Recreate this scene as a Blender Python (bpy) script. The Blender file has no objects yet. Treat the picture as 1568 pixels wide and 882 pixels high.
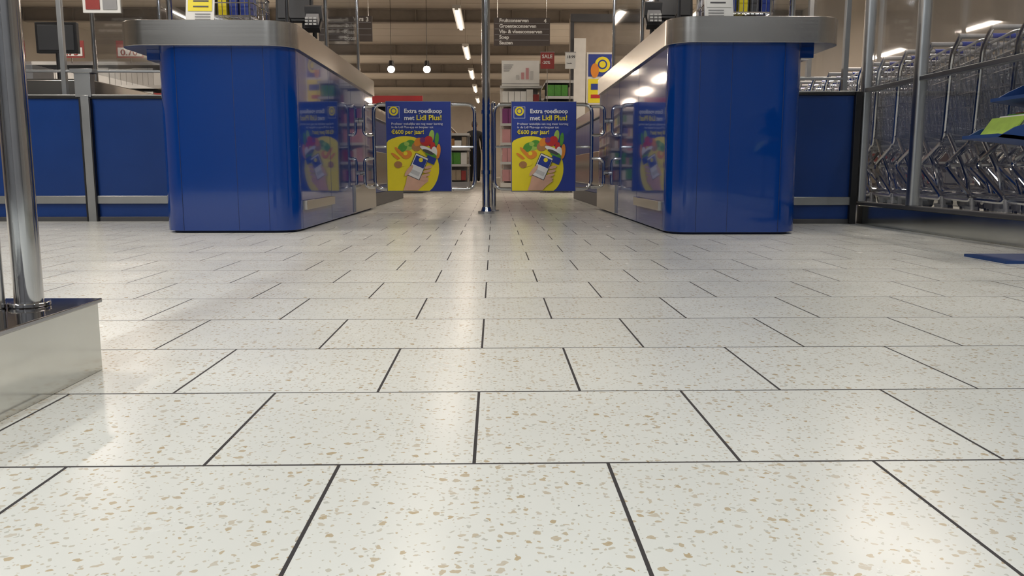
import bpy, math, random
from mathutils import Vector, Matrix
R=random.Random(7)
sc=bpy.context.scene
try: sc.view_settings.view_transform='Standard'
except Exception: pass

# ------------------------------------------------------------------ materials
def mat(name,col,rough=.5,metal=0.,noise=0.,nscale=8.,coat=0.,emit=None,estr=0.,bump=0.,spec=.5):
    m=bpy.data.materials.new(name); m.use_nodes=True
    nt=m.node_tree; b=nt.nodes['Principled BSDF']
    b.inputs['Base Color'].default_value=(*col,1); b.inputs['Roughness'].default_value=rough
    b.inputs['Metallic'].default_value=metal; b.inputs['Coat Weight'].default_value=coat
    b.inputs['Specular IOR Level'].default_value=spec
    if emit: b.inputs['Emission Color'].default_value=(*emit,1); b.inputs['Emission Strength'].default_value=estr
    if noise or bump:
        tc=nt.nodes.new('ShaderNodeTexCoord'); n=nt.nodes.new('ShaderNodeTexNoise')
        n.inputs['Scale'].default_value=nscale; n.inputs['Detail'].default_value=4
        nt.links.new(tc.outputs['Object'],n.inputs['Vector'])
        if noise:
            r=nt.nodes.new('ShaderNodeMapRange'); r.inputs['From Min'].default_value=.3; r.inputs['From Max'].default_value=.7
            r.inputs['To Min'].default_value=1-noise; r.inputs['To Max'].default_value=1+noise
            nt.links.new(n.outputs['Fac'],r.inputs['Value'])
            v=nt.nodes.new('ShaderNodeVectorMath'); v.operation='SCALE'; v.inputs[0].default_value=col
            nt.links.new(r.outputs[0],v.inputs['Scale']); nt.links.new(v.outputs[0],b.inputs['Base Color'])
            r2=nt.nodes.new('ShaderNodeMapRange'); r2.inputs['To Min'].default_value=max(0,rough-.03); r2.inputs['To Max'].default_value=rough+.03
            nt.links.new(n.outputs['Fac'],r2.inputs['Value']); nt.links.new(r2.outputs[0],b.inputs['Roughness'])
        if bump:
            bp=nt.nodes.new('ShaderNodeBump'); bp.inputs['Strength'].default_value=bump; bp.inputs['Distance'].default_value=.01
            nt.links.new(n.outputs['Fac'],bp.inputs['Height']); nt.links.new(bp.outputs[0],b.inputs['Normal'])
    return m
def glassmat(name,tint=(.93,.95,.96),refl=.06):
    m=bpy.data.materials.new(name); m.use_nodes=True; nt=m.node_tree
    for n in list(nt.nodes): nt.nodes.remove(n)
    o=nt.nodes.new('ShaderNodeOutputMaterial'); t=nt.nodes.new('ShaderNodeBsdfTransparent'); t.inputs[0].default_value=(*tint,1)
    g=nt.nodes.new('ShaderNodeBsdfGlossy'); g.inputs['Roughness'].default_value=.03
    f=nt.nodes.new('ShaderNodeLayerWeight'); f.inputs['Blend'].default_value=.25
    a=nt.nodes.new('ShaderNodeMath'); a.operation='MULTIPLY_ADD'; a.inputs[1].default_value=.45; a.inputs[2].default_value=refl
    nt.links.new(f.outputs['Facing'],a.inputs[0])
    x=nt.nodes.new('ShaderNodeMixShader'); nt.links.new(a.outputs[0],x.inputs[0]); nt.links.new(t.outputs[0],x.inputs[1]); nt.links.new(g.outputs[0],x.inputs[2])
    nt.links.new(x.outputs[0],o.inputs[0]); return m
def brushed(name,col,rough):
    m=mat(name,col,rough,1); nt=m.node_tree; b=nt.nodes['Principled BSDF']
    tc=nt.nodes.new('ShaderNodeTexCoord'); mp=nt.nodes.new('ShaderNodeMapping'); mp.inputs['Scale'].default_value=(1.2,1.2,260)
    n=nt.nodes.new('ShaderNodeTexNoise'); n.inputs['Scale'].default_value=1.; n.inputs['Detail'].default_value=3.
    nt.links.new(tc.outputs['Object'],mp.inputs[0]); nt.links.new(mp.outputs[0],n.inputs['Vector'])
    r=nt.nodes.new('ShaderNodeMapRange'); r.inputs['To Min'].default_value=rough-.04; r.inputs['To Max'].default_value=rough+.05
    nt.links.new(n.outputs['Fac'],r.inputs['Value']); nt.links.new(r.outputs[0],b.inputs['Roughness'])
    v=nt.nodes.new('ShaderNodeMapRange'); v.inputs['To Min'].default_value=.95; v.inputs['To Max'].default_value=1.05
    nt.links.new(n.outputs['Fac'],v.inputs['Value'])
    s=nt.nodes.new('ShaderNodeVectorMath'); s.operation='SCALE'; s.inputs[0].default_value=col; nt.links.new(v.outputs[0],s.inputs['Scale']); nt.links.new(s.outputs[0],b.inputs['Base Color'])
    return m

BLUE=mat('blue_laminate',(.001,.032,.195),.09,0,noise=.03,nscale=1.5,coat=.5)
BLUE2=mat('blue_panel',(.002,.032,.17),.32,0,noise=.05,nscale=5)
SEAM=mat('dark_seam',(.002,.012,.07),.5)
STEEL=brushed('brushed_steel',(.50,.48,.455),.22)
ALU=mat('aluminium',(.42,.43,.44),.35,1,noise=.03,nscale=10)
CHROME=mat('chrome',(.60,.60,.61),.09,1,noise=.03,nscale=20)
SKIRT=mat('polished_skirt',(.62,.62,.58),.15,1,noise=.05,nscale=6)
BLACK=mat('black_plastic',(.012,.012,.014),.35,noise=.1)
DGREY=mat('dark_grey',(.06,.06,.065),.45,noise=.1)
GREY=mat('grey_plastic',(.30,.30,.31),.45,noise=.08)
LGREY=mat('light_grey',(.55,.55,.54),.5,noise=.06)
WHITE=mat('white_paint',(.72,.70,.66),.5,noise=.05)
PAPER=mat('paper_white',(.78,.78,.76),.6,noise=.03)
YELLOW=mat('print_yellow',(.84,.70,.015),.4,noise=.03)
PBLUE=mat('print_blue',(.015,.04,.28),.35,noise=.05)
RED=mat('print_red',(.50,.02,.02),.4,noise=.05)
ORANGE=mat('print_orange',(.75,.25,.02),.4,noise=.05)
GREEN=mat('print_green',(.08,.30,.03),.4,noise=.1,nscale=40)
LGREEN=mat('print_light_green',(.34,.52,.08),.4,noise=.1,nscale=40)
PURPLE=mat('print_purple',(.20,.03,.16),.4,noise=.05)
BROWN=mat('print_brown',(.42,.20,.06),.5,noise=.1,nscale=30)
SKIN=mat('print_skin',(.68,.40,.28),.5,noise=.06,nscale=20)
PINK=mat('pink_pack',(.55,.27,.28),.45,noise=.05)
MBR=mat('muted_brown',(.16,.095,.06),.5,noise=.1); MRED=mat('muted_red',(.30,.035,.03),.5,noise=.1); MTAN=mat('muted_tan',(.36,.29,.21),.5,noise=.1)
SIGN=mat('sign_taupe',(.075,.06,.055),.5,noise=.05)
BEIGE=mat('beige_wall',(.34,.28,.22),.7,noise=.06)
WALLM=mat('wall_paint',(.38,.34,.30),.7,noise=.05,nscale=2)
FRONTW=mat('entrance_wall_paint',(.16,.16,.17),.6,noise=.05,nscale=2)
BEAM=mat('beam_paint',(.23,.20,.175),.5,noise=.05)
RUBBER=mat('rubber',(.02,.02,.02),.7,noise=.1)
WIRE=mat('zinc_wire',(.50,.52,.56),.28,1,noise=.05)
GLASS=glassmat('clear_glass',(.90,.91,.92),.05)
PLEXI=glassmat('plexiglass',(.92,.93,.94),.07)
TUBE=mat('lamp_tube',(1,1,1),.4,emit=(1,.92,.82),estr=12)
SPOT=mat('lamp_spot',(1,1,1),.4,emit=(1,.85,.65),estr=60)
COAT=mat('dark_coat',(.02,.022,.028),.8,noise=.1,nscale=30)
HAIR=mat('brown_hair',(.05,.03,.018),.6,noise=.15,nscale=60); FACE=mat('face_skin',(.62,.38,.27),.5,noise=.04)

# ------------------------------------------------------------------ mesh builder
def rpath(pts,rad,n=6,closed=False):
    pts=[Vector(p) for p in pts]; out=[]; N=len(pts)
    for i,p in enumerate(pts):
        if not closed and (i==0 or i==N-1): out.append(p); continue
        a=pts[i-1]; b=pts[(i+1)%N]; da=(a-p); db=(b-p)
        r=min(rad,da.length*.49,db.length*.49); s=p+da.normalized()*r; e=p+db.normalized()*r
        for k in range(n+1):
            t=k/n; out.append(s*(1-t)**2+p*2*t*(1-t)+e*t*t)
    return out
def rrect(x0,x1,y0,y1,r,n=8):
    if not isinstance(r,(list,tuple)): r=[r]*4
    C=[(x0,y0,180),(x1,y0,270),(x1,y1,0),(x0,y1,90)]; out=[]
    for (cx,cy,a0),rr in zip(C,r):
        if rr<=1e-5: out.append((cx,cy)); continue
        ox=cx+rr*(1 if cx==x0 else -1); oy=cy+rr*(1 if cy==y0 else -1)
        for k in range(n+1):
            a=math.radians(a0+90*k/n); out.append((ox+rr*math.cos(a),oy+rr*math.sin(a)))
    return out
class MB:
    def __init__(s): s.v=[];s.f=[];s.m=[];s.mats=[]
    def mi(s,m):
        if m not in s.mats: s.mats.append(m)
        return s.mats.index(m)
    def add(s,vs,fs,m):
        o=len(s.v); s.v+=[Vector(v) for v in vs]; k=s.mi(m)
        for f in fs: s.f.append([o+i for i in f]); s.m.append(k)
    def box(s,x0,x1,y0,y1,z0,z1,m,rot=None,c=None):
        if x0>x1:x0,x1=x1,x0
        if y0>y1:y0,y1=y1,y0
        vs=[Vector(p) for p in [(x0,y0,z0),(x1,y0,z0),(x1,y1,z0),(x0,y1,z0),(x0,y0,z1),(x1,y0,z1),(x1,y1,z1),(x0,y1,z1)]]
        if rot:
            c=Vector(c) if c else sum(vs,Vector())/8
            M=Matrix.Rotation(rot[1],3,rot[0]); vs=[c+M@(v-c) for v in vs]
        s.add(vs,[(0,3,2,1),(4,5,6,7),(0,1,5,4),(1,2,6,5),(2,3,7,6),(3,0,4,7)],m)
    def prism(s,poly,z0,z1,m):
        a=sum(poly[i][0]*poly[(i+1)%len(poly)][1]-poly[(i+1)%len(poly)][0]*poly[i][1] for i in range(len(poly)))
        if a<0: poly=poly[::-1]
        n=len(poly)
        vs=[(x,y,z0) for x,y in poly]+[(x,y,z1) for x,y in poly]
        fs=[tuple(range(n))[::-1],tuple(range(n,2*n))]+[(i,(i+1)%n,n+(i+1)%n,n+i) for i in range(n)]
        s.add(vs,fs,m)
    def cyl(s,p,q,r,m,seg=20,r2=None):
        p=Vector(p);q=Vector(q); r2=r if r2 is None else r2
        d=(q-p).normalized(); u=d.orthogonal().normalized(); w=d.cross(u)
        A=[p+(u*math.cos(2*math.pi*i/seg)+w*math.sin(2*math.pi*i/seg))*r for i in range(seg)]
        B=[q+(u*math.cos(2*math.pi*i/seg)+w*math.sin(2*math.pi*i/seg))*r2 for i in range(seg)]
        s.add(A+B,[tuple(range(seg))[::-1],tuple(range(seg,2*seg))]+[(i,(i+1)%seg,seg+(i+1)%seg,seg+i) for i in range(seg)],m)
    def tube(s,pts,r,m,seg=10,closed=False):
        pts=[Vector(p) for p in pts]; N=len(pts)
        if N==2 and not closed: return s.cyl(pts[0],pts[1],r,m,seg)
        def tan(i):
            a=pts[i-1] if (i>0 or closed) else pts[i]; b=pts[(i+1)%N] if (i<N-1 or closed) else pts[i]
            return (b-a).normalized()
        u=tan(0).orthogonal().normalized(); vs=[]
        for i in range(N):
            t=tan(i); u=(u-t*u.dot(t))
            if u.length<1e-6: u=t.orthogonal()
            u.normalize(); w=t.cross(u)
            vs+=[pts[i]+(u*math.cos(2*math.pi*k/seg)+w*math.sin(2*math.pi*k/seg))*r for k in range(seg)]
        fs=[]
        for i in range(N if closed else N-1):
            j=(i+1)%N
            for k in range(seg): fs.append((i*seg+k,i*seg+(k+1)%seg,j*seg+(k+1)%seg,j*seg+k))
        if not closed: fs+=[tuple(range(seg))[::-1],tuple(range((N-1)*seg,N*seg))]
        s.add(vs,fs,m)
    def flat(s,poly,y,m,t=.0008):
        n=len(poly)
        a=sum(poly[i][0]*poly[(i+1)%n][1]-poly[(i+1)%n][0]*poly[i][1] for i in range(n))
        if a<0: poly=poly[::-1]
        vs=[(x,y,z) for x,z in poly]+[(x,y+t,z) for x,z in poly]
        s.add(vs,[tuple(range(n)),tuple(range(n,2*n))[::-1]]+[((i+1)%n,i,n+i,n+(i+1)%n) for i in range(n)],m)
    def sphere(s,c,r,m,seg=14,sc_=(1,1,1)):
        vs=[];fs=[]; c=Vector(c); rings=seg//2
        for i in range(rings+1):
            th=math.pi*i/rings
            for k in range(seg):
                ph=2*math.pi*k/seg; vs.append(c+Vector((math.sin(th)*math.cos(ph)*r*sc_[0],math.sin(th)*math.sin(ph)*r*sc_[1],math.cos(th)*r*sc_[2])))
        for i in range(rings):
            for k in range(seg): fs.append((i*seg+k,(i+1)*seg+k,(i+1)*seg+(k+1)%seg,i*seg+(k+1)%seg))
        s.add(vs,fs,m)
    def build(s,name,parent=None,bevel=0.,origin=None):
        mn=Vector([min(v[i] for v in s.v) for i in range(3)]); mx=Vector([max(v[i] for v in s.v) for i in range(3)])
        o=Vector(origin) if origin is not None else Vector(((mn.x+mx.x)/2,(mn.y+mx.y)/2,mn.z))
        me=bpy.data.meshes.new(name); me.from_pydata([v-o for v in s.v],[],s.f)
        for m in s.mats: me.materials.append(m)
        me.polygons.foreach_set('material_index',s.m); me.polygons.foreach_set('use_smooth',[True]*len(s.f))
        me.update(); me.set_sharp_from_angle(angle=math.radians(32))
        ob=bpy.data.objects.new(name,me); sc.collection.objects.link(ob); ob.location=o
        if bevel:
            b=ob.modifiers.new('bevel','BEVEL'); b.width=bevel; b.segments=2; b.limit_method='ANGLE'; b.angle_limit=math.radians(50)
        if parent: ob.parent=parent; ob.location=o-wloc(parent)
        return ob
def wloc(o):
    v=Vector(o.location)
    while o.parent: o=o.parent; v+=Vector(o.location)
    return v
def text(body,loc,m,parent,name,size=.05,fit=None,bold=.0,rz=0.,align='LEFT'):
    c=bpy.data.curves.new(name,'FONT'); c.body=body; c.size=size; c.offset=bold*size; c.align_x=align; c.extrude=.0003
    c.resolution_u=3; c.materials.append(m)
    o=bpy.data.objects.new(name,c); sc.collection.objects.link(o); o.rotation_euler=(math.pi/2,0,rz)
    if fit:
        bpy.context.view_layer.update(); w=o.dimensions.x
        if w>0: k=fit/w; o.scale=(k,min(k,1.25) if k>1 else k,1)
    o.parent=parent; o.location=Vector(loc)-wloc(parent); return o

# ------------------------------------------------------------------ floor
def floor_mat():
    m=bpy.data.materials.new('terrazzo_tiles'); m.use_nodes=True; nt=m.node_tree; L=nt.links.new
    b=nt.nodes['Principled BSDF']
    def N(t,**k):
        n=nt.nodes.new(t)
        for a,v in k.items(): setattr(n,a,v)
        return n
    def M(op,a,b_=None,c=None):
        n=N('ShaderNodeMath',operation=op)
        for i,x in enumerate((a,b_,c)):
            if x is None: continue
            if isinstance(x,(int,float)): n.inputs[i].default_value=x
            else: L(x,n.inputs[i])
        return n.outputs[0]
    g=N('ShaderNodeNewGeometry'); s=N('ShaderNodeSeparateXYZ'); L(g.outputs['Position'],s.inputs[0])
    v=M('DIVIDE',M('SUBTRACT',s.outputs[1],.883),.303); row=M('FLOOR',v); par=M('FLOORED_MODULO',row,2.)
    u=M('ADD',M('DIVIDE',M('ADD',s.outputs[0],.0235),.3),M('MULTIPLY',par,.5)); col=M('FLOOR',u)
    fu=M('FRACT',u); fv=M('FRACT',v)
    du=M('MINIMUM',fu,M('SUBTRACT',1.,fu)); dv=M('MINIMUM',fv,M('SUBTRACT',1.,fv))
    d=M('MINIMUM',du,dv)
    joint=M('LESS_THAN',d,.0066)
    cv=N('ShaderNodeCombineXYZ'); L(col,cv.inputs[0]); L(row,cv.inputs[1])
    wn=N('ShaderNodeTexWhiteNoise',noise_dimensions='3D'); L(cv.outputs[0],wn.inputs['Vector'])
    off=N('ShaderNodeVectorMath',operation='SCALE'); L(wn.outputs['Color'],off.inputs[0]); off.inputs['Scale'].default_value=7.
    pos=N('ShaderNodeVectorMath',operation='ADD'); L(g.outputs['Position'],pos.inputs[0]); L(off.outputs[0],pos.inputs[1])
    nz=N('ShaderNodeTexNoise'); nz.inputs['Scale'].default_value=95.; nz.inputs['Detail'].default_value=2.; L(pos.outputs[0],nz.inputs['Vector'])
    ns=N('ShaderNodeVectorMath',operation='SCALE'); L(nz.outputs['Color'],ns.inputs[0]); ns.inputs['Scale'].default_value=.012
    p2=N('ShaderNodeVectorMath',operation='ADD'); L(pos.outputs[0],p2.inputs[0]); L(ns.outputs[0],p2.inputs[1])
    def chips(scale,prob,size,seed):
        vo=N('ShaderNodeTexVoronoi',voronoi_dimensions='2D'); vo.inputs['Scale'].default_value=scale
        mp=N('ShaderNodeVectorMath',operation='ADD'); L(p2.outputs[0],mp.inputs[0]); mp.inputs[1].default_value=(seed,seed*1.3,0)
        L(mp.outputs[0],vo.inputs['Vector'])
        sp=N('ShaderNodeSeparateColor'); L(vo.outputs['Color'],sp.inputs[0])
        th=M('MULTIPLY',M('MULTIPLY',M('LESS_THAN',sp.outputs[0],prob),size),M('ADD',.4,M('MULTIPLY',M('POWER',sp.outputs[1],2.),.6)))
        return M('LESS_THAN',vo.outputs['Distance'],th),sp.outputs[2]
    c1,r1=chips(84.,.34,.36,0.); c2,r2=chips(150.,.46,.34,3.7); c3,r3=chips(70.,.04,.12,9.1)
    big=N('ShaderNodeTexNoise'); big.inputs['Scale'].default_value=2.2; big.inputs['Detail'].default_value=5.; L(g.outputs['Position'],big.inputs['Vector'])
    val=M('ADD',1.,M('ADD',M('MULTIPLY',M('SUBTRACT',wn.outputs['Value'],.5),.05),M('MULTIPLY',M('SUBTRACT',big.outputs['Fac'],.5),.16)))
    base=N('ShaderNodeVectorMath',operation='SCALE'); base.inputs[0].default_value=(.70,.715,.675); L(val,base.inputs['Scale'])
    def mix(a,bcol,f):
        n=N('ShaderNodeMix',data_type='RGBA'); L(f,n.inputs[0])
        L(a,n.inputs[6])
        if isinstance(bcol,tuple): n.inputs[7].default_value=(*bcol,1)
        else: L(bcol,n.inputs[7])
        return n.outputs[2]
    ramp=N('ShaderNodeValToRGB'); ramp.color_ramp.elements[0].color=(.42,.31,.15,1); ramp.color_ramp.elements[1].color=(.54,.50,.42,1); L(r1,ramp.inputs[0])
    ramp2=N('ShaderNodeValToRGB'); ramp2.color_ramp.elements[0].color=(.42,.43,.39,1); ramp2.color_ramp.elements[1].color=(.50,.42,.28,1); L(r2,ramp2.inputs[0])
    c=mix(base.outputs[0],ramp2.outputs[0],M('MULTIPLY',c2,.7)); c=mix(c,ramp.outputs[0],M('MULTIPLY',c1,.82)); c=mix(c,(.16,.16,.13),M('MULTIPLY',c3,.7))
    c=mix(c,(.035,.033,.035),joint)
    L(c,b.inputs['Base Color'])
    sm=N('ShaderNodeTexNoise'); sm.inputs['Scale'].default_value=5.; sm.inputs['Detail'].default_value=6.; L(g.outputs['Position'],sm.inputs['Vector'])
    rg=M('ADD',.18,M('MULTIPLY',sm.outputs['Fac'],.14)); rg=M('ADD',rg,M('MULTIPLY',joint,.4)); L(rg,b.inputs['Roughness'])
    b.inputs['Specular IOR Level'].default_value=.38
    bp=N('ShaderNodeBump'); bp.inputs['Strength'].default_value=.25; bp.inputs['Distance'].default_value=.002
    L(M('SUBTRACT',1.,joint),bp.inputs['Height']); L(bp.outputs[0],b.inputs['Normal'])
    return m
X0,X1,Y0,Y1,H=-12,8,-5,46,4.45
def shell(name,x0,x1,y0,y1,z0,z1,m):
    b=MB(); b.box(x0,x1,y0,y1,z0,z1,m); return b.build(name)
shell('floor',X0,X1,Y0,Y1,-.1,0,floor_mat())
cm=mat('ceiling_metal',(.38,.34,.30),.6,0,noise=.05,nscale=.8)
b=MB(); b.box(X0,X1,Y0,Y1,H+.03,H+.16,cm)
y=Y0
while y<Y1-1.2:
    b.box(X0,X1,y,y+1.22,H,H+.03,cm); y+=1.25
b.build('ceiling')
shell('wall_back',X0,X1,Y1,Y1+.2,0,H+.16,WALLM); shell('wall_left',X0-.2,X0,Y0,Y1,0,H+.16,WALLM)
shell('wall_right',X1,X1+.2,Y0,Y1,0,H+.16,WALLM); shell('wall_front',X0,X1,Y0-.2,Y0,0,H+.16,FRONTW)

def beam():
    b=MB(); x0,x1=X0+.05,X1-.05
    b.box(x0,x1,-.10,.10,.33,.355,BEAM); b.box(x0,x1,-.10,.10,.0,.025,BEAM)
    b.box(x0,x1,-.012,.012,.025,.33,BEAM)
    n=16; dx=(x1-x0)/n
    for i in range(n+1): b.box(max(x0,x0+i*dx-.01),min(x1,x0+i*dx+.01),-.09,.09,.02,.34,BEAM)
    return b
tr=None
for k,yy in enumerate([1,5.2,10,15.2,18.0,22.0,28,33,38.5]):
    if tr is None: tr=beam().build('ceiling_beam',origin=(0,0,0)); o=tr
    else: o=bpy.data.objects.new('ceiling_beam',tr.data); sc.collection.objects.link(o)
    o.location=(0,yy,H-.356)
lb=MB(); lb.box(-.09,.09,-1.3,1.3,.03,.10,WHITE); lb.cyl((0,-1.27,.012),(0,1.27,.012),.018,TUBE,10)
for sy in(-1.28,1.28): lb.box(-.04,.04,sy-.02,sy+.02,-.005,.04,WHITE)
for sy in(-1,1): lb.cyl((0,sy,.10),(0,sy,.70),.004,STEEL,5)
lamp=None
def lampat(x,y,col,P):
    global lamp
    if lamp is None: lamp=lb.build('fluorescent_lamp',origin=(0,0,0)); o=lamp
    else: o=bpy.data.objects.new('fluorescent_lamp',lamp.data); sc.collection.objects.link(o)
    o.location=(x,y,3.748)
    l=bpy.data.lights.new('lamp_light','AREA'); l.shape='RECTANGLE'; l.size=.16; l.size_y=2.5; l.energy=P; l.color=col
    q=bpy.data.objects.new('lamp_light',l); sc.collection.objects.link(q); q.parent=o; q.location=(0,0,-.02)
for y in (19.6,25,30.5,35.8,41.5):
    for x,P in((-7,205),(-.8,12),(4.5,205)): lampat(x,y,(1,.81,.64),P)
for y in (7.7,13):
    for x,P in((-6,165),(-.8,12),(4.0,150)): lampat(x,y,(1,.85,.71),P)
for x,P in((-3.6,130),(2.6,125)): lampat(x,2.6,(1,.90,.80),P)
for x,P in((-4,125),(-.9,125),(3.2,125)): lampat(x,-2.2,(.90,.96,1),P)

# ------------------------------------------------------------------ checkout counters
def counter(x0,s,yf,W):
    X=lambda l:x0+s*l
    def rr(l0,l1,a0,a1,ra,ro,rb=0):
        p=rrect(l0,l1,a0,a1,[ra,ro,rb,rb]); return [(X(x),yf+y) for x,y in p]
    b=MB()
    b.prism(rr(0,W,0,2.85,.13,.13),.012,.965,BLUE)
    b.prism(rr(.03,W-.03,.03,2.83,.1,.1),0,.012,SEAM)
    b.box(X(W),X(W+.07),yf+.12,yf+.9,.90,.955,BLUE)
    b.prism(rr(.0-.018,W+.175,-.03,2.85,.15,.15),.955,1.08,STEEL)
    for l in(.14,.30,W-.12): b.box(X(l),X(l+.003),yf-.0008,yf+.01,.014,.955,SEAM)
    for a in(.14,.95,1.75,2.4): b.box(X(-.0008),X(.01),yf+a,yf+a+.004,.014,.955,SEAM)
    b.box(X(-.022),X(.01),yf+.16,yf+.95,.115,.165,STEEL)
    b.box(X(-.015),X(.01),yf+1.8,yf+2.84,.02,.22,STEEL)
    o=b.build('checkout_counter',bevel=.006)
    c=MB()
    c.box(X(.06),X(.75),yf+2.87,yf+5.6,.12,.80,BLUE2); c.box(X(.03),X(.80),yf+2.87,yf+5.6,.80,.90,STEEL)
    c.box(X(.12),X(.70),yf+2.90,yf+5.55,.90,.915,RUBBER); c.box(X(.05),X(.74),yf+2.88,yf+5.59,0,.12,DGREY)
    c.box(X(.03),X(.06),yf+3.1,yf+5.4,.2,.5,STEEL)
    c.build('conveyor_belt_unit',bevel=.005)
    T=1.0805
    g=MB()
    for a in(1.45,2.78): g.cyl((X(.10),yf+a,T),(X(.10),yf+a,2.25),.014,CHROME,14); g.cyl((X(.10),yf+a,T),(X(.10),yf+a,T+.012),.035,CHROME,16)
    g.box(X(.097),X(.103),yf+1.47,yf+2.76,T+.06,2.2,PLEXI)
    g.box(X(.11),X(.62),yf+2.777,yf+2.783,T+.06,2.2,PLEXI)
    g.cyl((X(.64),yf+2.78,T),(X(.64),yf+2.78,2.25),.014,CHROME,14)
    g.build('plexiglass_screen')
    g=MB(); w=W+.075
    g.box(X(w-.003),X(w+.003),yf+.50,yf+1.6,T+.03,2.2,PLEXI)
    for a in(.48,1.62): g.cyl((X(w),yf+a,T),(X(w),yf+a,2.25),.017,CHROME,16); g.cyl((X(w),yf+a,T),(X(w),yf+a,T+.012),.04,CHROME,16)
    g.build('plexiglass_screen')
    g=MB()
    g.cyl((X(.07),yf+.95,T),(X(.07),yf+.95,T+.012),.05,BLACK); g.cyl((X(.07),yf+.95,T),(X(.07),yf+.93,T+.13),.014,BLACK)
    g.box(X(.02),X(.115),yf+.83,yf+.99,T+.13,T+.165,BLACK,rot=('X',.75)); g.box(X(.03),X(.105),yf+.845,yf+.90,T+.125,T+.185,GREY,rot=('X',.75))
    g.box(X(.015),X(.12),yf+.9,yf+.94,T+.16,T+.25,DGREY,rot=('X',.35))
    for i in range(3):
        for j in range(3): g.box(X(.035+.025*i),X(.053+.025*i),yf+.815+.004*j,yf+.825,T+.12+.018*j,T+.13+.018*j,LGREY)
    g.build('card_terminal',bevel=.004)
    g=MB()
    g.cyl((X(.22),yf+1.35,T),(X(.22),yf+1.35,T+.38),.02,BLACK); g.box(X(.14),X(.30),yf+1.27,yf+1.43,T,T+.02,BLACK)
    g.box(X(.16),X(.40),yf+1.31,yf+1.35,T+.22,T+.44,BLACK,rot=('X',-.15)); g.box(X(.175),X(.385),yf+1.30,yf+1.306,T+.24,T+.42,DGREY,rot=('X',-.15))
    g.box(X(.25),X(.50),yf+1.6,yf+1.9,T,T+.14,GREY); g.box(X(.27),X(.48),yf+1.55,yf+1.6,T+.03,T+.10,BLACK)
    g.build('cash_register',bevel=.003)
    g=MB(); g.cyl((X(.16),yf+.62,T),(X(.16),yf+.62,T+.6),.011,BLACK,10); g.cyl((X(.16),yf+.62,T),(X(.16),yf+.62,T+.01),.04,BLACK)
    g.tube(rpath([(X(.16),yf+.62,T+.15),(X(.12),yf+.70,T+.05),(X(.10),yf+.80,T+.02),(X(.08),yf+.9,T+.05)],.05),.004,BLACK,6)
    g.box(X(.08),X(.24),yf+.60,yf+.615,T+.45,T+.62,DGREY); g.build('customer_display')
    g=MB(); a0,a1,l0,l1,z0,z1=.42,.78,.30,.64,T+.10,T+.24
    for z in(z0,z1,(z0+z1)/2): g.tube(rpath([(X(l0),yf+a0,z),(X(l1),yf+a0,z),(X(l1),yf+a1,z),(X(l0),yf+a1,z)],.03,4,True),.004 if z!=z1 else .006,CHROME,6,True)
    for i in range(13):
        l=l0+.02+(l1-l0-.04)*i/12
        g.tube([(X(l),yf+a0,z1),(X(l),yf+a0,z0),(X(l),yf+a1,z0),(X(l),yf+a1,z1)],.0022,CHROME,5)
        a=a0+.02+(a1-a0-.04)*i/12
        g.tube([(X(l0),yf+a,z1),(X(l0),yf+a,z0),(X(l1),yf+a,z0),(X(l1),yf+a,z1)],.0022,CHROME,5)
    for l in(l0+.02,l1-.02):
        for a in(a0,a1): g.cyl((X(l),yf+a,T),(X(l),yf+a,z0+.3),.006,CHROME,8)
    for i in range(5):
        l=l0+.035+.062*i; g.box(X(l),X(l+.045),yf+a0+.04,yf+a0+.2,z0+.006,z0+.14,[PBLUE,PBLUE,YELLOW,DGREY,PBLUE][i])
    g.build('wire_basket_rack')
    g=MB(); l=.44 if s<0 else .20
    g.box(X(l),X(l+.15),yf+.20,yf+.203,T+.012,T+.24,PAPER,rot=('X',-.2)); g.box(X(l+.012),X(l+.138),yf+.197,yf+.199,T+.08,T+.225,YELLOW if s<0 else PAPER,rot=('X',-.2),c=(X(l+.075),yf+.2015,T+.126))
    g.box(X(l-.005),X(l+.155),yf+.17,yf+.26,T,T+.008,PLEXI)
    for i in range(4): g.box(X(l+.02),X(l+.1),yf+.1965,yf+.199,T+.02+.014*i,T+.025+.014*i,GREY,rot=('X',-.2),c=(X(l+.075),yf+.2015,T+.126))
    for i in range(3): g.box(X(l+.03),X(l+.11),yf+.1955,yf+.197,T+.10+.03*i,T+.108+.03*i,DGREY,rot=('X',-.2),c=(X(l+.075),yf+.2015,T+.126))
    g.build('price_leaflet')
counter(-1.04,-1,4.36,.71); counter(.89,1,4.20,.685)

# ------------------------------------------------------------------ barrier panels
def barrier(x0,x1,y,posts,h=.78):
    b=MB()
    b.box(x0,x1,y,y+.03,.02,h,BLUE2)
    b.box(x0,x1,y-.012,y+.035,h,h+.018,BLACK); b.box(x0,x1,y-.012,y+.035,h+.018,h+.026,ALU); b.box(x0,x1,y-.012,y+.035,0,.03,DGREY)
    b.box(x0,x1,y-.02,y,.115,.165,ALU)
    for p in posts:
        b.box(p-.026,p+.026,y-.03,y+.05,0,h+.02,ALU); b.box(p-.036,p-.026,y-.032,y+.04,0,h,BLACK); b.box(p+.026,p+.036,y-.032,y+.04,0,h,BLACK)
    return b
b=barrier(-4.8,-1.76,5.42,[-2.60,-3.35,-4.1]); b.box(-2.66,-2.56,5.40,5.46,.79,.96,ALU); b.box(-2.68,-2.54,5.39,5.47,.94,.965,ALU); b.build('barrier_panel',bevel=.002)
b=barrier(1.585,2.22,5.08,[]); b.box(2.195,2.235,5.05,5.13,0,.80,BLACK); b.build('barrier_panel',bevel=.002)
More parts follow.
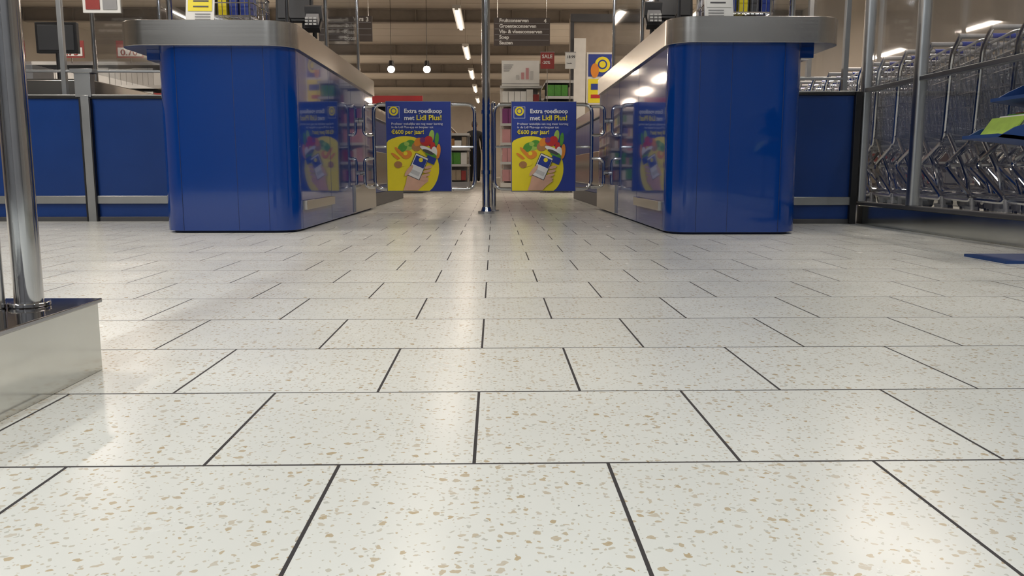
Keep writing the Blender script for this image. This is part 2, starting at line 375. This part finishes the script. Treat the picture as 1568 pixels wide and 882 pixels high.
def screenx(x0,x1,y,z0,z1,posts):
    g=MB(); g.box(x0,x1,y,y+.006,z0,z1,PLEXI)
    g.box(x0,x1,y-.008,y+.014,z0-.015,z0,ALU)
    for p in posts: g.box(p-.015,p+.015,y-.015,y+.02,.0,z1+.05,ALU)
    g.build('plexiglass_screen',bevel=.002)
screenx(1.66,2.20,5.20,.90,2.3,[1.66,2.18]); screenx(-4.6,-1.95,5.60,.98,2.3,[-4.6,-3.62,-2.82,-1.97])
b=MB(); b.box(-3.9,-2.75,5.75,9.5,.02,.80,BLUE2); b.box(-3.95,-2.70,5.72,9.5,.80,.93,STEEL); b.box(-3.8,-2.85,5.8,9.4,.93,.945,RUBBER)
b.box(-3.88,-2.78,5.8,9.4,0,.02,DGREY); b.build('checkout_counter',bevel=.006)
b=MB(); b.cyl((-3.2,6.3,.9455),(-3.2,6.3,1.25),.02,BLACK); b.box(-3.35,-3.05,6.28,6.32,1.18,1.40,BLACK); b.box(-3.33,-3.07,6.272,6.28,1.20,1.38,DGREY)
b.box(-3.3,-3.1,6.2,6.4,.9455,.965,BLACK); b.box(-3.6,-3.4,6.3,6.6,.9455,1.1,GREY); b.build('cash_register',bevel=.003)
b=MB()
for a in(6.0,7.2,8.4): b.cyl((-2.8,a,.9305),(-2.8,a,2.3),.015,CHROME,12)
b.box(-2.803,-2.797,6.0,8.4,1.0,2.25,PLEXI); b.build('plexiglass_screen')
b=MB(); cx,cy=-2.25,6.5
for i in range(5):
    a=i*2*math.pi/5; b.cyl((cx,cy,.10),(cx+.28*math.cos(a),cy+.28*math.sin(a),.07),.02,BLACK,8); b.sphere((cx+.28*math.cos(a),cy+.28*math.sin(a),.035),.035,RUBBER,10)
b.cyl((cx,cy,.08),(cx,cy,.55),.025,CHROME); b.prism(rrect(cx-.23,cx+.23,cy-.22,cy+.22,.08),.55,.63,BLACK)
b.prism(rrect(cx-.2,cx+.2,cy+.2,cy+.26,.025),.75,1.20,BLACK); b.box(cx-.03,cx+.03,cy+.22,cy+.25,.6,.8,BLACK); b.build('cashier_chair',bevel=.01)

# ------------------------------------------------------------------ swing gates with posters
def disc(cx,cz,rx,rz=None,n=28,a=0.,clip=None):
    rz=rz or rx; out=[]
    for i in range(n):
        t=2*math.pi*i/n; x=rx*math.cos(t); z=rz*math.sin(t)
        px=cx+x*math.cos(a)-z*math.sin(a); pz=cz+x*math.sin(a)+z*math.cos(a)
        if clip: px=min(max(px,clip[0]),clip[1]); pz=min(max(pz,clip[2]),clip[3])
        out.append((px,pz))
    if clip:
        q=[out[0]]
        for p in out[1:]:
            if (Vector(p)-Vector(q[-1])).length>1e-5: q.append(p)
        out=q
    return out
def quad(cx,cz,w,h,a):
    return [(cx+x*math.cos(a)-z*math.sin(a),cz+x*math.sin(a)+z*math.cos(a)) for x,z in[(-w/2,-h/2),(w/2,-h/2),(w/2,h/2),(-w/2,h/2)]]
def poster(px,pz,yy,parent,W=.495,Hh=.68):
    k=W/96.; U=lambda u:px+u*k; V=lambda v:pz+Hh-v*Hh/134.
    b=MB(); b.flat([(px,pz),(px+W,pz),(px+W,pz+Hh),(px,pz+Hh)],yy,PBLUE,.004)
    L=[yy-.0006]
    def lay(poly,m):
        L[0]-=.0003; b.flat(poly,L[0],m,.0002)
    clip=(px+.002,px+W-.002,pz+.002,pz+Hh-.002)
    lay(disc(U(28),V(100),50*k,48*k,48,0,clip),YELLOW)
    lay(quad(U(11.5),V(16),17*k,17*k,0),PAPER); lay(quad(U(11.5),V(16),16*k,16*k,0),PBLUE); lay(disc(U(11.5),V(14),6.8*k),YELLOW); lay(disc(U(11.5),V(14),4.2*k),PBLUE); lay(disc(U(11.5),V(14),3.0*k),YELLOW)
    lay(disc(U(67),V(52),4*k,10*k,20,-.15),LGREEN); lay(disc(U(75),V(56),3*k,10*k,20,-.1),GREEN)
    lay(disc(U(31),V(66),11*k,7*k,20,.3),LGREEN); lay(disc(U(24),V(68),8*k,6*k,16,.8),GREEN); lay(disc(U(36),V(62),7*k,5*k),GREEN); lay(disc(U(30),V(63),4*k,3*k),LGREEN)
    lay(disc(U(46),V(66),9*k,7*k,20,.5),BROWN); lay(disc(U(47),V(60),5*k,7*k,16,-.6),ORANGE)
    lay(disc(U(20),V(76),2.6*k,11*k,16,.75),ORANGE); lay(disc(U(14),V(82),2.2*k,9*k,16,.9),ORANGE)
    lay(disc(U(30),V(79),8*k,6*k,20,.3),ORANGE); lay(disc(U(28),V(77),3*k,3*k),YELLOW); lay(disc(U(23),V(91),8*k,6*k),YELLOW); lay(disc(U(17),V(94),6*k,5*k),BROWN)
    lay(disc(U(58),V(60),8*k,6*k,20,-.3),RED); lay(disc(U(63),V(57),6*k,6*k),RED); lay(disc(U(54),V(57),4*k),PURPLE); lay(disc(U(69),V(67),4*k,7*k),RED)
    lay(disc(U(77),V(74),3.5*k,11*k,16,-.1),ORANGE); lay(disc(U(71),V(75),4.5*k,8*k,18),PAPER); lay(disc(U(66),V(79),9*k,4*k,18,-.4),GREEN)
    lay(disc(U(60),V(71),11*k,3.2*k,18,-.4),PAPER); lay(disc(U(62),V(75),9*k,2.6*k,18,-.4),DGREY); lay(quad(U(66),V(87),14*k,10*k,-.4),PBLUE)
    lay([(U(24),V(133)),(U(28),V(122)),(U(30),V(112)),(U(36),V(103)),(U(44),V(106)),(U(58),V(112)),(U(62),V(119)),(U(54),V(125)),(U(46),V(133))],SKIN)
    lay(quad(U(46),V(97),21*k,36*k,-.42),DGREY); lay(quad(U(46),V(97),19*k,34*k,-.42),PAPER); lay(quad(U(49.5),V(90),17.5*k,14*k,-.42),PBLUE); lay(disc(U(51),V(87),3.2*k),YELLOW)
    lay(quad(U(42),V(106),14*k,6*k,-.42),LGREY)
    for i in range(4): lay(disc(U(62-i*1.8),V(98+i*6.0),6.0*k,2.3*k,14,.25),SKIN)
    lay(disc(U(33),V(103),3*k,10*k,16,-.65),SKIN)
    o=b.build('poster',parent)
    y2=L[0]-.002
    text('Extra goedkoop',(U(27),y2,V(17)),PAPER,o,'headline_1',.048,56*k,.02)
    text('met',(U(27),y2,V(27.5)),PAPER,o,'headline_2',.048,15*k,.02); text('Lidl Plus!',(U(45),y2,V(27.5)),YELLOW,o,'headline_3',.048,37*k,.02)
    text('Profiteer wekelijks van nog meer korting',(U(8),y2,V(34.5)),PAPER,o,'body_1',.025,76*k,.0); text('in de Lidl Plus-app en bespaar tot',(U(8),y2,V(39.5)),PAPER,o,'body_2',.025,62*k,.0)
    text('\u20ac600 per jaar!',(U(8),y2,V(48)),YELLOW,o,'headline_4',.048,48*k,.02)
    return o
def gate(xin,xout,xc,px,s):
    yy=6.50; b=MB(); r=.0145
    zt,zb=.835,.185
    b.tube(rpath([(xin,yy,zt),(xout,yy,zt),(xout,yy,zb),(xin,yy,zb)],.07,6,True),r,CHROME,12,True)
    b.tube([(xin,yy,.51),(xout,yy,.51)],.010,CHROME,10)
    for z0,z1 in((.20,.42),(.60,.82)):
        b.tube(rpath([(xout,yy,z1),(xc-s*.035,yy-.02,z1),(xc-s*.035,yy-.02,z0),(xout,yy,z0)],.07,6),.013,CHROME,10)
        b.cyl((xc-s*.035,yy-.02,(z0+z1)/2),(xc-s*.002,yy-.02,(z0+z1)/2),.02,CHROME,12)
    for z in(.24,.78): b.box(px+.06,px+.09,yy-.05,yy,z-.02,z+.02,BLACK); b.box(px+.40,px+.43,yy-.05,yy,z-.02,z+.02,BLACK)
    b.box(px-.004,px+.499,yy-.052,yy-.045,.165,.853,GREY)
    o=b.build('swing_gate')
    poster(px,.17,yy-.058,o)
gate(-.15,-.93,-1.04,-.828,-1); gate(.0,.76,.89,.136,1)
b=MB(); b.cyl((-.06,6.35,0),(-.06,6.35,H),.031,CHROME,28); b.cyl((-.06,6.35,0),(-.06,6.35,.018),.065,CHROME,28); b.cyl((-.06,6.35,.018),(-.06,6.35,.05),.042,CHROME,28,.034)
for z in(.3,.75): b.cyl((-.06,6.35,z),(-.06,6.35,z+.03),.037,CHROME,24)
b.build('steel_pole')
b=MB(); b.cyl((-.005,6.75,0),(-.005,6.75,.86),.019,CHROME,20); b.cyl((-.005,6.75,0),(-.005,6.75,.012),.045,CHROME,20); b.sphere((-.005,6.75,.86),.019,CHROME); b.build('gate_post')

# ------------------------------------------------------------------ glass partition (right)
b=MB(); gx=2.285
b.box(gx-.03,gx+.03,-1.5,5.15,.0,.115,SKIRT); b.box(gx-.035,gx+.035,-1.5,5.15,.115,.135,DGREY)
for y in(5.12,4.47,3.1,1.9,.6): b.prism(rrect(gx-.03,gx+.03,y-.03,y+.03,.02,4),.135,3.2,ALU)
b.box(gx-.02,gx+.02,-1.5,5.15,.80,.825,ALU)
b.box(gx-.03,gx+.03,-1.5,5.15,3.15,3.2,ALU); b.box(gx-.004,gx+.004,-1.5,5.1,.14,3.15,GLASS)
b.build('glass_partition',bevel=.003)
b=MB(); gy=9.6
b.box(2.3,7.9,gy-.03,gy+.03,0,.12,SKIRT)
for x in(2.32,3.6,4.9,6.2,7.6): b.box(x-.025,x+.025,gy-.03,gy+.03,.12,3.2,ALU)
b.box(2.3,7.9,gy-.02,gy+.02,1.1,1.13,ALU); b.box(2.3,7.9,gy-.02,gy+.02,3.15,3.2,ALU); b.box(2.34,7.6,gy-.004,gy+.004,.12,3.15,GLASS)
b.build('glass_partition',bevel=.003)

# shopping carts
def cart():
    b=MB(); W=WIRE
    def P(t,u,z):
        w=.27-.05*t-(.03*(1-z))
        yb=.02+t*(.66+.17*z)
        zz=(.50+.08*t)*(1-z)+(1.04-.10*t)*z
        return Vector((u*w,yb,zz))
    b.tube(rpath([P(0,-1,1),P(1,-1,1),P(1,1,1),P(0,1,1)],.05,4,True),.008,W,8,True)
    b.tube(rpath([P(0,-1,0),P(1,-1,0),P(1,1,0),P(0,1,0)],.04,3,True),.006,W,6,True)
    for j in range(1,6):
        z=j/6; b.tube([P(0,-1,z),P(1,-1,z),P(1,1,z),P(0,1,z),P(0,-1,z)],.003,W,4)
    for i in range(15):
        t=i/14
        for u in(-1,1): b.tube([P(t,u,0),P(t,u,1)],.003,W,4)
        b.tube([P(t,-1,0),P(t,1,0)],.0022,W,4)
    for i in range(1,11):
        u=-1+i*2/11
        for t in(0,1): b.tube([P(t,u,0),P(t,u,1)],.003,W,4)
        b.tube([P(0,u,0),P(1,u,0)],.0022,W,4)
    for u in(-1,1):
        b.tube(rpath([(u*.27,-.08,1.09),(u*.27,0,1.0),(u*.25,.06,.50),(u*.25,.32,.36),(u*.27,-.02,.16),(u*.25,.45,.17),(u*.19,.80,.17)],.06,5),.0135,CHROME,8)
        b.tube(rpath([(u*.25,.62,.54),(u*.24,.42,.30),(u*.25,.36,.17)],.06,4),.012,CHROME,8)
        for y,x in((0,.265),(.78,.19)):
            b.cyl((u*x,y,.17),(u*x,y-.01,.12),.014,GREY,8); b.box(u*x-.02,u*x+.02,y-.03,y+.025,.06,.125,GREY)
            b.cyl((u*x-.015,y-.02,.055),(u*x+.015,y-.02,.055),.055,RUBBER,16); b.cyl((u*x-.017,y-.02,.055),(u*x+.017,y-.02,.055),.022,LGREY,10)
    b.tube([(-.25,.3,.36),(.25,.3,.36)],.01,CHROME,6); b.tube([(-.19,.8,.17),(.19,.8,.17)],.0125,CHROME,8)
    b.cyl((-.28,-.08,1.09),(.28,-.08,1.09),.014,GREY,12); b.cyl((-.09,-.08,1.09),(.09,-.08,1.09),.018,PBLUE,12)
    for i in range(7): x=-.18+.06*i; b.tube([(x,.02,1.0),(x,.10,.70)],.003,W,4)
    return b
cd=None
def cartat(x,y,rz):
    global cd
    if cd is None: cd=cart().build('shopping_cart',origin=(0,0,0)); o=cd
    else: o=bpy.data.objects.new('shopping_cart',cd.data); sc.collection.objects.link(o)
    o.location=(x,y,0); o.rotation_euler=(0,0,rz)
for i in range(17): cartat(2.95,3.35+.31*i,0)
for i in range(15): cartat(3.72,3.8+.31*i,0)
for i in range(12): cartat(4.5,4.6+.31*i,0)

# ------------------------------------------------------------------ left foreground stanchion with plinth
b=MB()
TOPM=mat('dark_polished_top',(.30,.30,.31),.08,1,noise=.04)
b.box(-1.25,-.645,.15,1.335,0,.112,SKIRT); b.box(-1.255,-.640,.145,1.340,.112,.119,TOPM)
b.cyl((-.714,1.262,.119),(-.714,1.262,3.2),.0205,CHROME,28); b.cyl((-.714,1.262,.119),(-.714,1.262,.126),.03,CHROME,28)
b.cyl((-.750,1.235,.119),(-.750,1.235,3.2),.014,CHROME,24)
b.cyl((-.792,1.20,.119),(-.792,1.20,.245),.021,WHITE,20)
b.box(-.753,-.747,.18,1.22,.16,3.1,PLEXI); b.cyl((-.75,.17,.119),(-.75,.17,3.2),.0205,CHROME,24)
b.build('glass_entrance_barrier',bevel=.0015)

# ------------------------------------------------------------------ cardboard display at right edge
b=MB()
CB=mat('blue_cardboard',(.005,.038,.16),.6,noise=.05)
b.box(1.80,2.22,2.84,3.10,0,.010,CB); b.box(2.03,2.24,2.86,3.06,.010,1.1,CB)
for z,xo in((.44,1.735),(.575,1.83)):
    xi=2.03
    b.add([(xo,2.84,z),(xi,2.84,z-.03),(xi,3.06,z-.03),(xo,3.06,z),(xo-.0,2.84,z+.012),(xi,2.84,z-.018),(xi,3.06,z-.018),(xo,3.06,z+.012)],[(0,3,2,1),(4,5,6,7),(0,1,5,4),(1,2,6,5),(2,3,7,6),(3,0,4,7)],CB)
    for y in(2.84,3.05):
        b.add([(xo,y,z),(xi,y,z-.03),(xi,y,z+.10),(xo+.06,y,z+.035),(xo,y+.008,z),(xi,y+.008,z-.03),(xi,y+.008,z+.10),(xo+.06,y+.008,z+.035)],[(0,1,2,3),(7,6,5,4),(0,4,5,1),(1,5,6,2),(2,6,7,3),(3,7,4,0)],CB)
    if z<.5:
        for i in range(7):
            x=xo+.075+i*.027; b.box(x,x+.006,2.855,3.045,z+.0,z+.08+.008*i,[LGREEN,PAPER,GREEN,MRED,PAPER,YELLOW,PAPER][i],rot=('Y',.6))
    else: b.box(xo+.08,xi,2.85,2.856,z+.03,z+.16,CB,rot=('Y',-.5))
b.build('leaflet_display_stand')

# ------------------------------------------------------------------ shop interior
PAL=[MRED,BROWN,MTAN,GREEN,PAPER,PINK,MBR,LGREY,PBLUE,MTAN,WHITE,YELLOW]
def gondola(x0,x1,y0,y1,h,pal=PAL,n=5,faces='FLR',seed=1,body=WHITE,hdr=None):
    rr=random.Random(seed); b=MB()
    b.box(x0,x1,y0,y1,0,.14,body)
    b.box(x0+.25 if x1-x0>.7 else x0+.05,x1-.25 if x1-x0>.7 else x1-.05,y0+.25,y1-.05,.14,h,body)
    zs=[.14+(h-.14)*i/n for i in range(n+1)]
    for z in zs[1:-1]+[h-.02]: b.box(x0,x1,y0,y1,z-.0,z+.025,body); b.box(x0-.004,x1+.004,y0-.006,y0,z-.01,z+.03,LGREY)
    for x in(x0+.012,x1-.012): b.box(x-.012,x+.012,y0+.22,y0+.26,0,h,body)
    if hdr: b.box(x0,x1,y0+.2,y0+.24,h,h+.14,hdr)
    o=b.build('shelving_unit')
    g=MB()
    for i,z in enumerate(zs[:-1]):
        hh=(h-.14)/n-.05
        def run(ax,a0,a1,c0,c1):
            a=a0
            while a<a1-.08:
                m=rr.choice(pal); w=rr.uniform(.06,.14); k=rr.randint(1,4); ph=hh*rr.uniform(.6,.95)
                for _ in range(k):
                    if a+w>a1: break
                    if ax=='x': g.box(a,a+w*.94,c0,c1,z+.026,z+.026+ph,m)
                    else: g.box(c0,c1,a,a+w*.94,z+.026,z+.026+ph,m)
                    a+=w
        if 'F' in faces: run('x',x0+.03,x1-.03,y0+.03,y0+.22)
        if x1-x0>.7:
            if 'L' in faces: run('y',y0+.3,y1-.05,x0+.03,x0+.22)
            if 'R' in faces: run('y',y0+.3,y1-.05,x1-.22,x1-.03)
    g.build('shelf_goods',o)
    return o
gondola(.10,.74,13.0,14.2,1.62,[MRED,PINK,PAPER,PURPLE,WHITE,PINK],5,'F',3)
gondola(.78,1.19,12.6,13.8,1.66,[YELLOW,LGREEN,GREEN,YELLOW,MRED],6,'F',4,BLACK)
gondola(.35,1.6,15,40,1.6,PAL,5,'FLR',5)
gondola(-2.6,-1.15,16,40,1.5,PAL,5,'FLR',6)
gondola(-5.2,-3.6,13,38,1.8,PAL,5,'FLR',8,LGREY)
gondola(-2.2,-1.05,12.2,13.2,1.28,[MRED,BROWN,MBR,DGREY],3,'FLR',9,DGREY,RED)
gondola(-.98,-.42,14.2,15.0,.95,[PAPER,BROWN,GREEN,MTAN,MRED],3,'F',19,GREY)
DP=[MBR,MTAN,MRED,DGREY,GREY,LGREY,MBR]
gondola(-6.6,-3.2,10.3,11.1,1.62,DP+[PAPER],5,'F',10,GREY)
gondola(-10.5,-7.0,11,11.8,1.7,DP,5,'F',12,GREY)
gondola(3.1,6.5,10.6,11.4,1.5,DP,5,'F',11,GREY,None)
for x in(-5.9,-5.2,-4.5,-3.7):
    b=MB(); b.box(x,x+.32,10.2,10.212,1.66,1.86,MRED); b.box(x+.02,x+.30,10.195,10.2,1.68,1.78,PAPER); b.cyl((x+.16,10.22,1.6),(x+.16,10.22,1.86),.006,STEEL,6); o=b.build('price_sign')
    text('0.'+str(int(39+abs(x)*7)),(x+.05,10.192,1.69),MRED,o,'sign_text_1',.08,.2,.02)
b=MB(); b.box(.12,.70,12.96,12.985,1.62,2.0,PAPER)
for i,(x,hh,m) in enumerate([(.34,.06,LGREY),(.42,.10,PINK),(.49,.17,PINK),(.56,.12,LGREY)]): b.box(x,x+.045,12.95,12.96,1.72,1.72+hh,m)
for i in range(4): b.box(.15,.30-.02*i,12.952,12.96,1.93-.03*i,1.94-.03*i,GREY)
b.box(.12,.70,12.952,12.96,1.65,1.66,GREY); b.build('info_board')
def pricesign(x0,x1,z0,z1,y,m,t,tm,pole):
    b=MB(); b.box(x0,x1,y,y+.015,z0,z1,m); b.box(x0-.006,x1+.006,y+.002,y+.02,z1,z1+.01,GREY)
    b.cyl(((x0+x1)/2,y+.02,pole),((x0+x1)/2,y+.02,z0+.02),.006,STEEL,8); b.box((x0+x1)/2-.1,(x0+x1)/2+.1,y-.05,y+.09,0,.01,STEEL); o=b.build('price_sign')
    for i,(s,f) in enumerate(t): text(s,(x0+.02,y-.002,z1-(z1-z0)*(.35+.35*i)),tm,o,'sign_text_%d'%(i+1),.06,(x1-x0)*f,.02)
pricesign(.68,.88,1.80,2.03,12.3,MRED,[('SALE',.75),('-20%',.6)],PAPER,0.); pricesign(1.04,1.19,1.80,2.03,12.3,PAPER,[('18.99',.75),('2 stuks',.5)],BLACK,0.)
def hsign(x0,x1,z0,z1,y,lines,num):
    b=MB(); b.box(x0,x1,y,y+.03,z0,z1,SIGN)
    for x in(x0+.06,x1-.06): b.cyl((x,y+.015,z1),(x,y+.015,H),.004,STEEL,6)
    n=len(lines); dz=(z1-z0)/n
    for i in range(1,n): b.box(x0+.015,x1-.015,y-.002,y,z0+dz*i-.003,z0+dz*i+.003,GREY)
    o=b.build('hanging_aisle_sign')
    for i,l in enumerate(lines):
        if l: text(l,(x0+.09,y-.004,z1-dz*(i+.78)),PAPER,o,'line_%d'%(i+1),dz*.9,None,.035)
    if num: text(num,(x1-.10,y-.004,z1-dz*.85),PAPER,o,'number',dz*.95,None,.03)
hsign(.0,.92,2.36,2.80,13.9,['Fruitconserven','Groenteconserven','Vis- & vleesconserven','Soep','Sauzen'],'4')
hsign(-2.85,-1.98,2.42,2.82,13.9,['                   Vers','              zuivel','             Kaas','             boter'],'3')
b=MB(); b.box(1.30,3.0,14.4,14.6,0,2.9,BEIGE); b.box(1.30,1.36,14.37,14.4,0,2.9,DGREY); b.box(1.30,3.0,14.35,14.42,2.82,2.95,DGREY); b.box(1.36,1.56,14.34,14.4,0,2.55,WHITE); b.build('partition_wall')
b=MB(); b.box(1.58,2.05,14.37,14.39,1.45,2.32,WHITE); b.box(1.61,2.02,14.365,14.37,1.92,2.29,PBLUE); b.flat(disc(1.85,2.12,.13),14.36,YELLOW); b.flat(disc(1.85,2.12,.08),14.357,PBLUE); b.flat(disc(1.85,2.12,.055),14.354,YELLOW)
b.flat(disc(1.72,2.02,.07,.12),14.358,ORANGE); b.box(1.61,2.02,14.365,14.37,1.48,1.88,YELLOW); b.box(1.66,1.97,14.36,14.365,1.70,1.80,PBLUE); b.box(1.66,1.9,14.36,14.365,1.56,1.62,RED); b.build('wall_poster')
for x in(-2.42,-1.58):
    b=MB(); b.cyl((x,20,2.72),(x,20.0,2.90),.09,BLACK,18,.05); b.sphere((x,19.97,2.70),.085,SPOT); b.cyl((x,20,2.90),(x,20,H),.006,BLACK,6); b.build('pendant_spotlight')
b=MB(); b.box(-2.66,-2.42,5.585,5.598,1.34,1.52,PAPER)
for i in range(2): b.box(-2.64+.11*i,-2.55+.11*i,5.58,5.585,1.36,1.46,[MRED,GREY][i])
b.build('notice_card')

# ------------------------------------------------------------------ shopper walking in the aisle (far away)
def shopper(x,y):
    V=[(0,0,.92),(0,.0,1.08),(0,.01,1.25),(0,.01,1.40),(0,.02,1.49),
       (-.10,0,.86),(-.11,.12,.48),(-.11,-.0,.09),(-.11,.13,.04),
       (.10,0,.86),(.11,-.06,.48),(.11,-.22,.12),(.11,-.12,.05),
       (-.17,.01,1.39),(-.23,-.04,1.12),(-.22,.08,.90),
       (.17,.01,1.39),(.23,.06,1.12),(.22,.20,.93)]
    E=[(0,1),(1,2),(2,3),(3,4),(0,5),(5,6),(6,7),(7,8),(0,9),(9,10),(10,11),(11,12),(3,13),(13,14),(14,15),(3,16),(16,17),(17,18)]
    Rr=[.15,.14,.15,.14,.055,.10,.07,.05,.045,.10,.07,.05,.045,.07,.055,.04,.07,.055,.04]
    me=bpy.data.meshes.new('shopper'); me.from_pydata(V,E,[]); me.materials.append(COAT)
    o=bpy.data.objects.new('shopper',me); sc.collection.objects.link(o); o.location=(x,y,0)
    m=o.modifiers.new('skin','SKIN'); m.use_smooth_shade=True
    for i,r in enumerate(Rr): me.skin_vertices[0].data[i].radius=(r,r*.75 if i<5 else r)
    me.skin_vertices[0].data[0].use_root=True
    s=o.modifiers.new('sub','SUBSURF'); s.levels=1; s.render_levels=2
    h=MB(); h.sphere((x,y+.03,1.62),.10,FACE,16,(.78,.95,1.15)); h.sphere((x,y+.01,1.65),.108,HAIR,16,(.82,.92,1.08)); h.box(x-.012,x+.012,y+.11,y+.145,1.59,1.63,FACE)
    for sx in(-.08,.08): h.sphere((x+sx,y+.03,1.61),.022,FACE,8)
    for hx,hy,hz in((-.22,.09,.86),(.22,.22,.89)):
        h.sphere((x+hx,y+hy,hz),.04,FACE,10,(.5,.9,1.1))
        for f in range(4): h.cyl((x+hx,y+hy-.024+.016*f,hz-.03),(x+hx,y+hy-.020+.016*f,hz-.10+.008*abs(f-1)),.008,FACE,6)
    h.build('head_and_hands',o)
shopper(-.56,24)

# ------------------------------------------------------------------ world, camera
w=bpy.data.worlds.new('world'); sc.world=w; w.use_nodes=True; w.node_tree.nodes['Background'].inputs[0].default_value=(.9,.93,1,1); w.node_tree.nodes['Background'].inputs[1].default_value=.15
c=bpy.data.cameras.new('camera'); c.lens=28.9; c.sensor_width=36; c.clip_start=.02; c.clip_end=200
co=bpy.data.objects.new('camera',c); sc.collection.objects.link(co); co.location=(0,0,.324)
co.rotation_euler=(math.radians(90-8.1),0,math.radians(-1.23)); sc.camera=co
